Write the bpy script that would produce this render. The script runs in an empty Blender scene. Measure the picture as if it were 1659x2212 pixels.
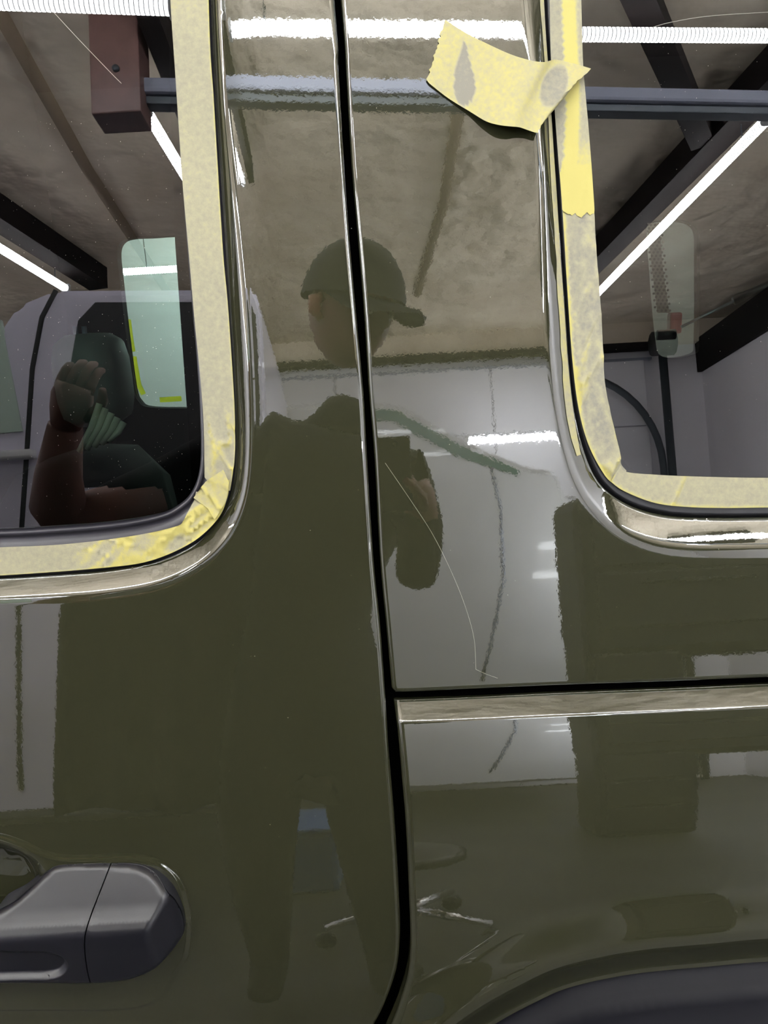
import bpy, bmesh, math, random
import numpy as np
from mathutils import Vector, Matrix
from mathutils.geometry import delaunay_2d_cdt
random.seed(4); rng = np.random.default_rng(7)
SC = bpy.context.scene; COL = SC.collection
# ------------------------------------------------------------------ camera
F = 1660.0; W, H = 1659, 2212
CAM = np.array([0.0, -0.72, 1.5]); PITCH, YAW, ROLL = -14.0, 0.0, 3.3
def basis(p, y, r):
    p, y, r = map(math.radians, (p, y, r))
    f = np.array([math.sin(y)*math.cos(p), math.cos(y)*math.cos(p), math.sin(p)])
    right = np.array([math.cos(y), -math.sin(y), 0]); up = np.cross(right, f)
    return right*math.cos(r) - up*math.sin(r), up*math.cos(r) + right*math.sin(r), f
RV, UV, FV = basis(PITCH, YAW, ROLL)
cd = bpy.data.cameras.new('camera'); cam = bpy.data.objects.new('camera', cd); COL.objects.link(cam)
m = Matrix.Identity(4)
for i in range(3):
    m[i][0] = RV[i]; m[i][1] = UV[i]; m[i][2] = -FV[i]; m[i][3] = CAM[i]
cam.matrix_world = m
cd.sensor_fit = 'VERTICAL'; cd.sensor_height = 36; cd.lens = 36*F/H; cd.clip_start = 0.004; cd.clip_end = 60
SC.camera = cam
# ------------------------------------------------------------------ world, view
wd = bpy.data.worlds.new('world'); SC.world = wd; wd.use_nodes = True
wd.node_tree.nodes['Background'].inputs[0].default_value = (.6, .65, .7, 1)
wd.node_tree.nodes['Background'].inputs[1].default_value = 0.3
SC.view_settings.view_transform = 'Standard'; SC.view_settings.look = 'None'
SC.view_settings.exposure = 0.10; SC.view_settings.gamma = 1; SC.view_settings.use_curve_mapping = False
cy = SC.cycles; cy.max_bounces = 9; cy.diffuse_bounces = 5; cy.glossy_bounces = 5; cy.transparent_max_bounces = 12
cy.caustics_reflective = False; cy.caustics_refractive = False; cy.sample_clamp_indirect = 6.0
LED = 95.0          # radiance of the LED tubes that light the garage

# ------------------------------------------------------------------ materials
def mat(name, col, rough=.5, metal=0., spec=.5, coat=0., coat_ior=1.5, emit=None, es=0., bump=None, var=None):
    M = bpy.data.materials.new(name); M.use_nodes = True; nt = M.node_tree
    b = nt.nodes['Principled BSDF']; I = b.inputs
    I['Base Color'].default_value = (*col, 1); I['Roughness'].default_value = rough; I['Metallic'].default_value = metal
    I['Specular IOR Level'].default_value = spec; I['Coat Weight'].default_value = coat
    I['Coat IOR'].default_value = coat_ior; I['Coat Roughness'].default_value = .015
    if emit: I['Emission Color'].default_value = (*emit, 1); I['Emission Strength'].default_value = es
    g = nt.nodes.new('ShaderNodeNewGeometry')
    if var:      # (scale, other colour, lo, hi)
        n = nt.nodes.new('ShaderNodeTexNoise'); n.inputs['Scale'].default_value = var[0]; n.inputs['Detail'].default_value = 5
        nt.links.new(g.outputs['Position'], n.inputs['Vector'])
        r = nt.nodes.new('ShaderNodeValToRGB'); r.color_ramp.elements[0].position = var[2]; r.color_ramp.elements[1].position = var[3]
        r.color_ramp.elements[0].color = (*col, 1); r.color_ramp.elements[1].color = (*var[1], 1)
        nt.links.new(n.outputs['Fac'], r.inputs[0]); nt.links.new(r.outputs[0], I['Base Color'])
    if bump:     # list of (scale, distance)
        prev = None
        for s, d in bump:
            n = nt.nodes.new('ShaderNodeTexNoise'); n.inputs['Scale'].default_value = s; n.inputs['Detail'].default_value = 2
            nt.links.new(g.outputs['Position'], n.inputs['Vector'])
            bp = nt.nodes.new('ShaderNodeBump'); bp.inputs['Distance'].default_value = d; bp.inputs['Strength'].default_value = 1
            nt.links.new(n.outputs['Fac'], bp.inputs['Height'])
            if prev: nt.links.new(prev.outputs[0], bp.inputs['Normal'])
            prev = bp
        nt.links.new(prev.outputs[0], I['Normal'])
        if coat: nt.links.new(prev.outputs[0], I['Coat Normal'])
    return M
OLIVE = (.0272, .0275, .0145)
M_paint = mat('olive_paint', OLIVE, .45, spec=0., coat=1., coat_ior=1.98, bump=[(330, .000006), (90, .000010)])
M_black = mat('black_rubber', (.006, .006, .008), .42)
M_seal = mat('grey_black_seal', (.02, .019, .025), .33, spec=.8)
M_frit = mat('frit_band_grey', (.13, .115, .09), .8)
M_void = mat('black_recess', (.001, .001, .001), 1, spec=0)
M_handle = mat('dark_grey_handle_plastic', (.007, .007, .010), .30, spec=.42, bump=[(2600, .00004)])
M_flare = mat('black_flare_plastic', (.003, .003, .0055), .5, spec=.14, bump=[(2200, .00005)])
M_int = mat('black_interior', (.008, .008, .009), .8, spec=.2)
M_seat = mat('grey_seat_vinyl', (.16, .19, .17), .5)
M_slat_light = mat('pale_slat_light', (.75, .78, .62), .6)  # pale colour standing for slatted light on the head restraint
M_concrete = mat('concrete_floor', (.022, .022, .020), .5, var=(2.5, (.045, .045, .04), .35, .7))
M_wall = mat('white_wall', (.90, .88, .92), .7, var=(1.2, (.82, .80, .84), .3, .8))
M_door = mat('garage_door_panel', (.72, .71, .75), .5)
M_foam = mat('beige_sprayed_foam', (.60, .50, .38), .8, bump=[(2.2, .14), (9, .05)], var=(2.6, (.80, .71, .57), .25, .75))
M_beam = mat('dark_wood_beam', (.005, .003, .003), .8, spec=.2, var=(30, (.009, .005, .004), .3, .7))
M_redwood = mat('red_brown_post_wood', (.09, .045, .04), .45, var=(18, (.16, .085, .075), .35, .7))
M_steel = mat('grey_blue_steel', (.30, .33, .40), .3, metal=.6)
M_rail = mat('grey_rail_enamel', (.30, .32, .40), .3, bump=[(12, .002)])
M_trim = mat('dark_track_steel', (.05, .06, .07), .4, metal=.3)
M_truck = mat('silver_grey_truck_paint', (.80, .77, .90), .35, coat=1.)
M_car2 = mat('silver_car_paint', (.62, .62, .63), .3, coat=1.)
M_green = mat('green_tinted_glass_edge', (.07, .15, .12), .2)
M_pale = mat('pale_green_glass', (.55, .68, .58), .2)
M_chrome = mat('polished_chrome', (.85, .85, .85), .15, metal=1.)
M_seam = mat('dark_seam_foam', (.20, .15, .10), .9)
M_dark = mat('black_fabric', (.012, .012, .014), .9, spec=.2)
M_skin = mat('skin', (.30, .15, .12), .5)
M_ear = mat('flushed_skin', (.34, .12, .08), .5)
M_cap = mat('charcoal_cap', (.02, .021, .024), .9)
M_scr = mat('pale_scratch', (.45, .44, .38), .6)
M_red = mat('red_plastic', (.45, .02, .03), .4)
M_tool = mat('black_cabinet', (.01, .01, .01), .6)
M_white = mat('white_plastic', (.8, .8, .8), .5)
M_blue = mat('blue_bin', (.03, .08, .20), .5)

def led_mat():
    M = bpy.data.materials.new('led_tube'); M.use_nodes = True; nt = M.node_tree; nt.nodes.clear()
    o = nt.nodes.new('ShaderNodeOutputMaterial'); e = nt.nodes.new('ShaderNodeEmission')
    e.inputs[0].default_value = (.93, .97, 1, 1)
    tc = nt.nodes.new('ShaderNodeTexCoord'); w = nt.nodes.new('ShaderNodeTexWave'); w.inputs['Scale'].default_value = 22
    nt.links.new(tc.outputs['Object'], w.inputs['Vector'])
    mr = nt.nodes.new('ShaderNodeMapRange'); mr.inputs['To Min'].default_value = 0; mr.inputs['To Max'].default_value = LED*2
    nt.links.new(w.outputs['Fac'], mr.inputs['Value']); nt.links.new(mr.outputs[0], e.inputs[1])
    nt.links.new(e.outputs[0], o.inputs[0]); return M
M_led = led_mat()
def glass_mat(name, tint, ior):
    M = bpy.data.materials.new(name); M.use_nodes = True; nt = M.node_tree; nt.nodes.clear()
    o = nt.nodes.new('ShaderNodeOutputMaterial'); mx = nt.nodes.new('ShaderNodeMixShader')
    t = nt.nodes.new('ShaderNodeBsdfTransparent'); t.inputs[0].default_value = (*tint, 1)
    g = nt.nodes.new('ShaderNodeBsdfGlossy'); g.inputs['Roughness'].default_value = .004; g.inputs[0].default_value = (1, .98, .98, 1)
    f = nt.nodes.new('ShaderNodeFresnel'); f.inputs[0].default_value = ior
    nt.links.new(f.outputs[0], mx.inputs[0]); nt.links.new(t.outputs[0], mx.inputs[1]); nt.links.new(g.outputs[0], mx.inputs[2])
    nt.links.new(mx.outputs[0], o.inputs[0]); return M
M_glass = glass_mat('tinted_glass', (.30, .37, .34), 1.72)
M_glass2 = glass_mat('tinted_far_glass', (.5, .58, .52), 1.5)
M_glass3 = glass_mat('dark_tinted_far_glass', (.15, .15, .13), 1.5)

def tape_mat():
    M = bpy.data.materials.new('masking_tape'); M.use_nodes = True; nt = M.node_tree; b = nt.nodes['Principled BSDF']
    a = nt.nodes.new('ShaderNodeAttribute'); a.attribute_name = 'lift'
    g = nt.nodes.new('ShaderNodeNewGeometry')
    n = nt.nodes.new('ShaderNodeTexNoise'); n.inputs['Scale'].default_value = 210; n.inputs['Detail'].default_value = 8; n.inputs['Roughness'].default_value = .65
    nt.links.new(g.outputs['Position'], n.inputs['Vector'])
    sub = nt.nodes.new('ShaderNodeMath'); sub.operation = 'SUBTRACT'; sub.inputs[1].default_value = .5; nt.links.new(n.outputs['Fac'], sub.inputs[0])
    ml = nt.nodes.new('ShaderNodeMath'); ml.operation = 'MULTIPLY_ADD'; ml.inputs[1].default_value = .95
    nt.links.new(sub.outputs[0], ml.inputs[0]); nt.links.new(a.outputs['Fac'], ml.inputs[2])
    r = nt.nodes.new('ShaderNodeValToRGB'); e = r.color_ramp.elements
    e[0].position = .0; e[0].color = (.22, .208, .170, 1); e[1].position = 1.; e[1].color = (.46, .405, .130, 1)
    x = r.color_ramp.elements.new(.5); x.color = (.335, .312, .205, 1)
    nt.links.new(ml.outputs[0], r.inputs[0]); nt.links.new(r.outputs[0], b.inputs['Base Color'])
    b.inputs['Roughness'].default_value = .75; b.inputs['Specular IOR Level'].default_value = .25
    n2 = nt.nodes.new('ShaderNodeTexNoise'); n2.inputs['Scale'].default_value = 900; nt.links.new(g.outputs['Position'], n2.inputs['Vector'])
    bp = nt.nodes.new('ShaderNodeBump'); bp.inputs['Distance'].default_value = .00012; nt.links.new(n2.outputs['Fac'], bp.inputs['Height'])
    nt.links.new(bp.outputs[0], b.inputs['Normal']); return M
M_tape = tape_mat()

# ------------------------------------------------------------------ object helpers
def tag(o, label=None, cat=None, group=None, kind=None):
    for k, v in (('label', label), ('category', cat), ('group', group), ('kind', kind)):
        if v: o[k] = v
    return o
def link(name, me, mt, parent=None):
    o = bpy.data.objects.new(name, me); COL.objects.link(o)
    if mt: me.materials.append(mt)
    if parent: o.parent = parent; o.matrix_parent_inverse = Matrix.Translation(-Vector(WLOC[parent.name]))
    WLOC[o.name] = (0, 0, 0)
    return o
WLOC = {}
def empty(name, loc, label, cat, group=None):
    o = bpy.data.objects.new(name, None); COL.objects.link(o); o.location = loc; WLOC[o.name] = loc
    return tag(o, label, cat, group)
def smooth(me):
    me.polygons.foreach_set('use_smooth', [True]*len(me.polygons)); me.update()
def box_bm(bm, c, s, rot=None, bev=0.):
    r = bmesh.ops.create_cube(bm, size=1.); vs = r['verts']
    bmesh.ops.scale(bm, vec=s, verts=vs)
    if bev:
        es = list({e for v in vs for e in v.link_edges})
        rr = bmesh.ops.bevel(bm, geom=es, offset=bev, segments=2, affect='EDGES', profile=.5)
        vs = list({v for f in rr['faces'] for v in f.verts} | {v for v in vs if v.is_valid})
        vs = list({v for v in bm.verts if v.is_valid and (v in vs)})
    if rot is not None: bmesh.ops.rotate(bm, cent=(0, 0, 0), matrix=rot, verts=vs)
    bmesh.ops.translate(bm, vec=c, verts=vs)
def from_bm(name, bm, mt, parent=None, sm=False):
    me = bpy.data.meshes.new(name); bm.to_mesh(me); bm.free(); o = link(name, me, mt, parent)
    if sm: smooth(me)
    return o
def box(name, c, s, mt, parent=None, rot=None, bev=0.):
    bm = bmesh.new(); box_bm(bm, c, s, rot, bev); return from_bm(name, bm, mt, parent)
def tube_bm(bm, pts, r, seg=10):
    pts = [Vector(p) for p in pts]; rings = []
    for i, p in enumerate(pts):
        t = (pts[min(i+1, len(pts)-1)] - pts[max(i-1, 0)]).normalized()
        a = t.orthogonal().normalized() if i == 0 else (pa - t*pa.dot(t)).normalized()
        pa = a; b = t.cross(a); rr = r[i] if hasattr(r, '__len__') else r
        rings.append([bm.verts.new(p + (a*math.cos(q) + b*math.sin(q))*rr) for q in [2*math.pi*k/seg for k in range(seg)]])
    for A, B in zip(rings, rings[1:]):
        for k in range(seg): bm.faces.new((A[k], A[(k+1) % seg], B[(k+1) % seg], B[k]))
    bm.faces.new(rings[0][::-1]); bm.faces.new(rings[-1])
def tube(name, pts, r, mt, parent=None, seg=10):
    bm = bmesh.new(); tube_bm(bm, pts, r, seg); return from_bm(name, bm, mt, parent, True)

# ------------------------------------------------------------------ the car side surface
ZB = 1.13; ZA = ZB - .05; ZC = ZB - .38; T0, T1 = math.radians(9), math.radians(2)
zt = np.linspace(-.4, 2.4, 2801)
th_t = np.where(zt > ZA, T0, np.where(zt < ZC, T1, T1 + (T0-T1)*(zt-ZC)/(ZA-ZC)))
y_t = np.concatenate([[0], np.cumsum(np.tan((th_t[1:]+th_t[:-1])/2)*np.diff(zt))]); y_t -= np.interp(ZB, zt, y_t)
def Yb(z): return np.interp(z, zt, y_t)
def Nb(z):
    t = np.interp(z, zt, th_t); return np.stack([0*t, -np.cos(t), np.sin(t)], -1)
def surf(u, v, h): return np.stack([u, Yb(v), v], -1) + Nb(v)*np.asarray(h)[..., None]
def uv(px, py, off=0.):
    """where the line of sight of a photograph pixel meets the car side raised by off -> (u, v)"""
    d = FV*F + RV*(px - W/2) + UV*(H/2 - py); z = 1.1
    for _ in range(40):
        n = Nb(np.array(z)); y = float(Yb(z)) + n[1]*off; s = (y - CAM[1])/d[1]; P = CAM + s*d
        z = P[2] - n[2]*off
    return (P[0], z)
def spl(pts, n=10, closed=False):
    """Catmull-Rom through points"""
    P = np.array(pts, float); out = []
    m_ = len(P); rngi = range(m_ if closed else m_-1)
    for i in rngi:
        p0 = P[(i-1) % m_] if closed or i > 0 else 2*P[0]-P[1]
        p1 = P[i]; p2 = P[(i+1) % m_]; p3 = P[(i+2) % m_] if closed or i+2 < m_ else 2*P[-1]-P[-2]
        for k in range(n):
            t = k/n
            out.append(.5*((2*p1) + (-p0+p2)*t + (2*p0-5*p1+4*p2-p3)*t*t + (-p0+3*p1-3*p2+p3)*t**3))
    if not closed: out.append(P[-1])
    return np.array(out)
def resample(L, closed=False):
    """even spacing: fine where the photograph looks, coarse beyond"""
    L = np.asarray(L, float); Q = np.vstack([L, L[:1]]) if closed else L; out = []
    for a, b in zip(Q, Q[1:]):
        m_ = (a+b)/2; fine = -.50 < m_[0] < .55 and .70 < m_[1] < 1.98; d = math.hypot(*(b-a)); n = max(1, int(math.ceil(d/(.003 if fine else .02))))
        for k in range(n): out.append(a+(b-a)*k/n)
    if not closed: out.append(Q[-1])
    # drop points much closer than needed
    res = [out[0]]
    for p in out[1:]:
        if math.hypot(*(p-res[-1])) > .0007: res.append(p)
    if not closed: res[-1] = out[-1]
    return np.array(res)
def tr(pts, off=0., n=10, closed=False):
    """trace photograph points (x, y[, off]) onto the car side, smoothed"""
    return resample(spl([uv(p[0], p[1], p[2] if len(p) > 2 else off) for p in pts], max(n, 8), closed), closed)
def lin(pts, off=0., n=8):
    return resample([uv(p[0], p[1], p[2] if len(p) > 2 else off) for p in pts])
def dist(P, L, closed=True, far=.13):
    """distance to a polyline: exact near it, rough beyond far"""
    P = np.asarray(P, float); L = np.asarray(L, float); A = L; B = np.roll(L, -1, 0)
    if not closed: A, B = L[:-1], L[1:]
    mn, mx = np.minimum(A, B), np.maximum(A, B); best = np.full(len(P), far); c = .04
    key = np.floor(P/c).astype(int); o = np.lexsort((key[:, 1], key[:, 0])); ks = key[o]
    cut = np.flatnonzero(np.any(np.diff(ks, axis=0) != 0, axis=1))+1
    for idx in np.split(o, cut):
        if not len(idx): continue
        lo = key[idx[0]]*c; hi = lo+c
        for rad in (.02, far):
            m_ = (mx[:, 0] > lo[0]-rad) & (mn[:, 0] < hi[0]+rad) & (mx[:, 1] > lo[1]-rad) & (mn[:, 1] < hi[1]+rad)
            if not m_.any(): continue
            a_ = A[m_]; d_ = B[m_]-a_; dd = (d_**2).sum(1)+1e-18; p = P[idx][:, None]
            t = np.clip(((p-a_)*d_).sum(-1)/dd, 0, 1); q = np.sqrt(((p-a_-t[..., None]*d_)**2).sum(-1)).min(1)
            best[idx] = np.minimum(best[idx], q)
            if q.max() <= rad: break
    return best
def inside(P, L):
    x, y = P[:, 0], P[:, 1]; c = np.zeros(len(P), bool); j = len(L)-1
    for i in range(len(L)):
        xi, yi = L[i]; xj, yj = L[j]
        if yi != yj: c ^= ((yi > y) != (yj > y)) & (x < (xj-xi)*(y-yi)/(yj-yi)+xi)
        j = i
    return c
def ss(x, a, b):
    t = np.clip((x-a)/(b-a), 0, 1); return t*t*(3-2*t)
def offset(L, d):
    L = np.asarray(L); T = np.roll(L, -1, 0)-np.roll(L, 1, 0); T /= np.linalg.norm(T, axis=1)[:, None]+1e-12
    N = np.stack([-T[:, 1], T[:, 0]], -1); return L + N*d
def ccw(L):
    L = np.asarray(L); a = (L[:, 0]*np.roll(L[:, 1], -1)-np.roll(L[:, 0], -1)*L[:, 1]).sum()
    return L if a > 0 else L[::-1]
def panel(name, outer, hfun, mt, parent=None, holes=(), loops=(), grid=.012, hems=(.0005, .0012, .0022, .0035, .005), skirt=.012, hole_skirt=True, attr=None, thick=0):
    outer = ccw(outer); holes = [ccw(h) for h in holes]
    pts = []; edges = []
    def add(L, closed=True):
        b = len(pts); pts.extend(map(tuple, L)); n = len(L)
        edges.extend([(b+i, b+(i+1) % n) for i in range(n if closed else n-1)])
    add(outer)
    for h in holes: add(h)
    nb = len(pts)
    extra = []
    for d in hems: extra.append(offset(outer, d))
    for L in loops: extra.append(np.asarray(L))
    lo, hi = outer.min(0), outer.max(0)
    gx, gy = np.meshgrid(np.arange(lo[0], hi[0], grid), np.arange(lo[1], hi[1], grid))
    gx = gx + (np.arange(gx.shape[0]) % 2)[:, None]*grid*.5
    extra.append(np.stack([gx.ravel(), gy.ravel()], -1)); E = np.concatenate(extra)
    ok = inside(E, outer) & (dist(E, outer) > .0003)
    for h in holes: ok &= ~inside(E, h) & (dist(E, h) > .0003)
    pts.extend(map(tuple, E[ok]))
    r = delaunay_2d_cdt([Vector(p) for p in pts], edges, [], 0, 1e-6)
    V = np.array([(v.x, v.y) for v in r[0]]); T = np.array([f for f in r[2] if len(f) == 3])
    c = V[T].mean(1); ok = inside(c, outer)
    for h in holes: ok &= ~inside(c, h)
    T = T[ok]
    hv = hfun(V); P = surf(V[:, 0], V[:, 1], hv)
    e = 1e-4
    def w(du, dv):
        Q = V + np.array([du, dv]); return surf(Q[:, 0], Q[:, 1], hfun(Q))
    n = np.cross(w(e, 0)-P, w(0, e)-P); n /= np.linalg.norm(n, axis=1)[:, None]+1e-20
    n[(n*Nb(V[:, 1])).sum(1) < 0] *= -1
    # orientation
    a, b_, c_ = P[T[:, 0]], P[T[:, 1]], P[T[:, 2]]; fn = np.cross(b_-a, c_-a)
    fl = (fn*Nb(V[T].mean(1)[:, 1])).sum(1) < 0; T[fl] = T[fl][:, ::-1]
    faces = [tuple(map(int, t)) for t in T]; verts = [tuple(p) for p in P]; norms = [tuple(x) for x in n]
    if skirt:
        cnt = {}
        for t in faces:
            for i in range(3):
                k = (t[i], t[(i+1) % 3]); cnt[k] = 1
        bd = [k for k in cnt if (k[1], k[0]) not in cnt]; mp = {}
        if not hole_skirt:
            mids = np.array([(V[i]+V[j])/2 for i, j in bd]); dh = np.min([dist(mids, h) for h in holes], 0) if holes else np.ones(len(bd))
            bd = [k for k, q in zip(bd, dh) if q > .001]
        for i, j in bd:
            side = P[j]-P[i]; nn = np.cross(side, -Nb(V[i, 1])); nn = nn/ (np.linalg.norm(nn)+1e-12)
            ids = []
            for k in (i, j):
                for dd in (0, skirt):
                    q = P[k]-Nb(V[k, 1])*dd; verts.append(tuple(q)); norms.append(tuple(-nn)); ids.append(len(verts)-1)
            faces.append((ids[1], ids[3], ids[2], ids[0]))
    me = bpy.data.meshes.new(name); me.from_pydata(verts, [], faces); smooth(me)
    me.normals_split_custom_set_from_vertices(norms)
    if attr is not None:
        A = me.attributes.new('lift', 'FLOAT', 'POINT'); a = attr(V); full = np.zeros(len(verts)); full[:len(a)] = a; A.data.foreach_set('value', full)
    return link(name, me, mt, parent)

# value noise on the car side
_g = rng.random((256, 256))
def noise(V, s, seed=0):
    x = V[:, 0]*s + 37.3*seed + 50; y = V[:, 1]*s + 91.7*seed + 50
    xi, yi = np.floor(x).astype(int), np.floor(y).astype(int); fx, fy = x-xi, y-yi
    fx = fx*fx*(3-2*fx); fy = fy*fy*(3-2*fy); G = lambda a, b: _g[a % 256, b % 256]
    return (G(xi, yi)*(1-fx)+G(xi+1, yi)*fx)*(1-fy) + (G(xi, yi+1)*(1-fx)+G(xi+1, yi+1)*fx)*fy

# ------------------------------------------------------------------ traced outlines (photograph pixels)
GAPL = [(640, -900), (722, 0), (731, 152), (743, 354), (754, 506), (769, 675), (785, 848), (793, 992), (807, 1209), (821, 1350), (832, 1498), (840, 1623), (853, 1779), (862, 1935), (864, 2032), (852, 2110), (808, 2212), (730, 2310), (600, 2420)]
GAPR_T = [(655, -900), (736, 0), (747, 152), (759, 354), (772, 506), (786, 675), (797, 848), (809, 992), (821, 1209), (834, 1350), (846, 1485)]
GAPR_B = [(850, 1522), (858, 1570), (868, 1680), (876, 1779), (883, 1935), (885, 2032), (874, 2110), (833, 2212), (760, 2320), (640, 2440)]
# left window: outer end of the flange / inner edge of the flange (deep)
LW_OUT = [(478, -60), (484, 60), (493, 180), (506, 300), (521, 420), (533, 540), (543, 660), (551, 800), (554, 940), (547, 1050), (527, 1130), (492, 1192), (435, 1245), (345, 1288), (230, 1308), (100, 1316), (-60, 1322), (-300, 1330), (-700, 1338), (-820, 1280), (-850, 1100), (-830, 600), (-800, 0), (-780, -350), (-740, -500), (-560, -560), (0, -590), (280, -590), (400, -560), (452, -480), (468, -300)]
LW_IN = [(452, -60), (457, 60), (463, 180), (471, 300), (479, 420), (487, 540), (495, 660), (504, 800), (509, 940), (505, 1030), (490, 1088), (462, 1135), (418, 1177), (340, 1212), (230, 1232), (100, 1243), (-60, 1252), (-300, 1262), (-700, 1270), (-770, 1220), (-790, 1080), (-775, 600), (-750, 0), (-735, -350), (-700, -460), (-550, -500), (0, -530), (270, -530), (370, -505), (420, -440), (440, -300)]
LW_GLASS = [(366, -60), (371, 60), (379, 180), (386, 300), (395, 420), (404, 540), (414, 660), (426, 800), (433, 940), (430, 1015), (413, 1062), (385, 1090), (340, 1110), (240, 1127), (100, 1138), (0, 1143), (-300, 1152), (-640, 1158), (-690, 1120), (-705, 1020), (-690, 600), (-670, 0), (-655, -300), (-620, -400), (-500, -430), (0, -450), (220, -450), (310, -430), (345, -370), (358, -240)]
RW_OUT = [(1115, -60), (1126, 60), (1137, 160), (1148, 270), (1156, 400), (1162, 560), (1168, 680), (1178, 790), (1189, 880), (1205, 965), (1228, 1040), (1265, 1108), (1320, 1168), (1390, 1204), (1467, 1219), (1560, 1223), (1659, 1223), (2000, 1220), (2500, 1212), (2620, 1150), (2640, 950), (2600, 500), (2560, 0), (2520, -350), (2450, -450), (2300, -480), (1700, -490), (1250, -470), (1130, -420), (1095, -300)]
RW_IN = [(1172, -60), (1178, 60), (1186, 160), (1194, 290), (1202, 400), (1211, 540), (1220, 660), (1229, 790), (1241, 890), (1262, 975), (1292, 1040), (1340, 1082), (1400, 1106), (1470, 1117), (1560, 1119), (1659, 1118), (2000, 1114), (2480, 1108), (2560, 1060), (2575, 930), (2540, 500), (2500, 0), (2470, -330), (2420, -400), (2290, -420), (1700, -430), (1280, -410), (1190, -370), (1160, -280)]
RW_GLASS = [(1245, -60), (1252, 60), (1259, 160), (1268, 290), (1274, 400), (1282, 540), (1292, 680), (1300, 790), (1312, 880), (1328, 950), (1352, 1000), (1395, 1028), (1480, 1040), (1560, 1042), (1659, 1042), (2000, 1040), (2430, 1036), (2490, 1000), (2505, 900), (2470, 500), (2430, 0), (2400, -280), (2360, -330), (2250, -350), (1700, -360), (1320, -345), (1260, -310), (1238, -240)]
DEEP = -.0128; REVEAL = -.010
lw_out = tr(LW_OUT, -.001, 8, True); lw_in = tr(LW_IN, DEEP, 8, True); lw_glass = tr(LW_GLASS, REVEAL, 8, True)
rw_out = tr(RW_OUT, -.001, 8, True); rw_in = tr(RW_IN, DEEP, 8, True); rw_glass = tr(RW_GLASS, REVEAL, 8, True)
gapl = tr(GAPL, -.003, 6); gapr_t = tr(GAPR_T, -.003, 6); gapr_b = tr(GAPR_B, -.003, 6)

def flange_table():
    t = np.linspace(0, 1, 401)
    s = np.interp(t, [0, .05, .52, .60, .66, .80, .86, 1.], [.35, .60, .56, .36, .17, .13, .03, 0])
    k = np.exp(-np.linspace(-2, 2, 17)**2); k /= k.sum(); s = np.convolve(np.pad(s, 8, 'edge'), k, 'valid')
    c = np.concatenate([[0], np.cumsum((s[1:]+s[:-1])/2*np.diff(t))]); return t, (c - c[-1])/(c[-1])
FT, FH = flange_table()
def flange(V, inn, out):
    """depth of the painted recess round a window"""
    di = dist(V, inn); do = dist(V, out); i_out = inside(V, out)
    t = di/(di+do+1e-9); h = np.interp(t, FT, FH)*(-DEEP)
    return np.where(i_out, h, 0)
def hem(V, L, R=.0035, closed=False, amount=1.):
    d = np.clip(dist(V, L, closed), 0, R); return -(R - np.sqrt(np.maximum(R*R-(R-d)**2, 0)))*amount
def loops_between(a, b, n):
    """rings between two outlines, so the mesh follows them"""
    out = []
    for k in range(1, n):
        f = k/n
        idx = ((np.asarray(a)[:, None]-np.asarray(b)[None])**2).sum(-1).argmin(1)
        out.append(np.asarray(a)*(1-f) + np.asarray(b)[idx]*f)
    return out

# ================================================================== THE ROOM (structure)
def struct(o): o['kind'] = 'structure'; return o
CEIL = 3.2
STOOL = (.0, -1.34)
struct(box('floor', (0, 0, -.05), (9.2, 12, .1), M_concrete))
struct(box('ceiling', (0, 0, CEIL+.06), (9.2, 12, .12), M_foam))
struct(box('wall_back', (0, -5.75, 1.6), (9.2, .1, 3.2), M_wall))
struct(box('wall_front', (0, 5.0, 1.6), (9.2, .1, 3.2), M_wall))
struct(box('wall_left', (-4.5, 0, 1.6), (.1, 12, 3.2), M_wall))
struct(box('wall_right', (2.85, 0, 1.38), (.1, 12, 2.76), M_wall))
struct(box('trim_1', (2.82, -.3, 2.9), (.12, 11, .28), M_beam))
# garage door: sections with gaps, in the back wall
gd = struct(box('door_1', (-.35, -5.68, 1.44), (5.3, .03, 2.88), M_door))
for k in range(5):
    for j in range(4):
        bm = bmesh.new(); box_bm(bm, (-2.33+1.32*j, -5.65, .30+.575*k), (1.312, .04, .565), bev=.006)
        from_bm('door_panel', bm, M_door, gd)
struct(box('trim_2', (-.35, -5.6, 2.985), (5.6, .12, .05), M_beam))
struct(box('trim_3', (0, -5.66, 3.11), (9.2, .1, .2), M_foam))
struct(box('trim_4', (-.35, -5.64, 2.885), (5.4, .05, .02), M_steel))

def thing_box(name, c, s, mt, label, cat, group=None, rot=None, bev=0.):
    o = box(name, (0, 0, 0), s, mt, None, rot, bev); o.location = c; WLOC[o.name] = c; return tag(o, label, cat, group)
# ceiling beams
def beam(x0, y0, x1, y1, z, w_, lab):
    a = Vector((x0, y0, z)); b = Vector((x1, y1, z)); d = b-a
    thing_box('ceiling_beam', (a+b)/2, (w_, d.length, .13), M_beam, lab, 'beam', rot=d.to_track_quat('Y', 'Z').to_matrix())
beam(1.66, -1.8, 1.36, -4.3, 3.10, .12, 'dark wood ceiling beam above the light tube nearest the garage door track')
beam(-1.93, -2.2, -1.66, -3.75, 3.10, .12, 'dark wood ceiling beam along the far left light tube')
beam(-.66, -1.5, -.70, -2.6, 3.10, .07, 'short dark wood ceiling beam beside the hanging wood post')
a, b = Vector((.72, -1.25, 3.1)), Vector((1.52, -2.5, 3.08)); d = b-a
q = d.to_track_quat('Y', 'Z').to_matrix()
thing_box('diagonal_brace', (a+b)/2, (.10, d.length, .08), M_beam, 'dark diagonal brace joining two ceiling beams', 'brace', rot=q)
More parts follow.
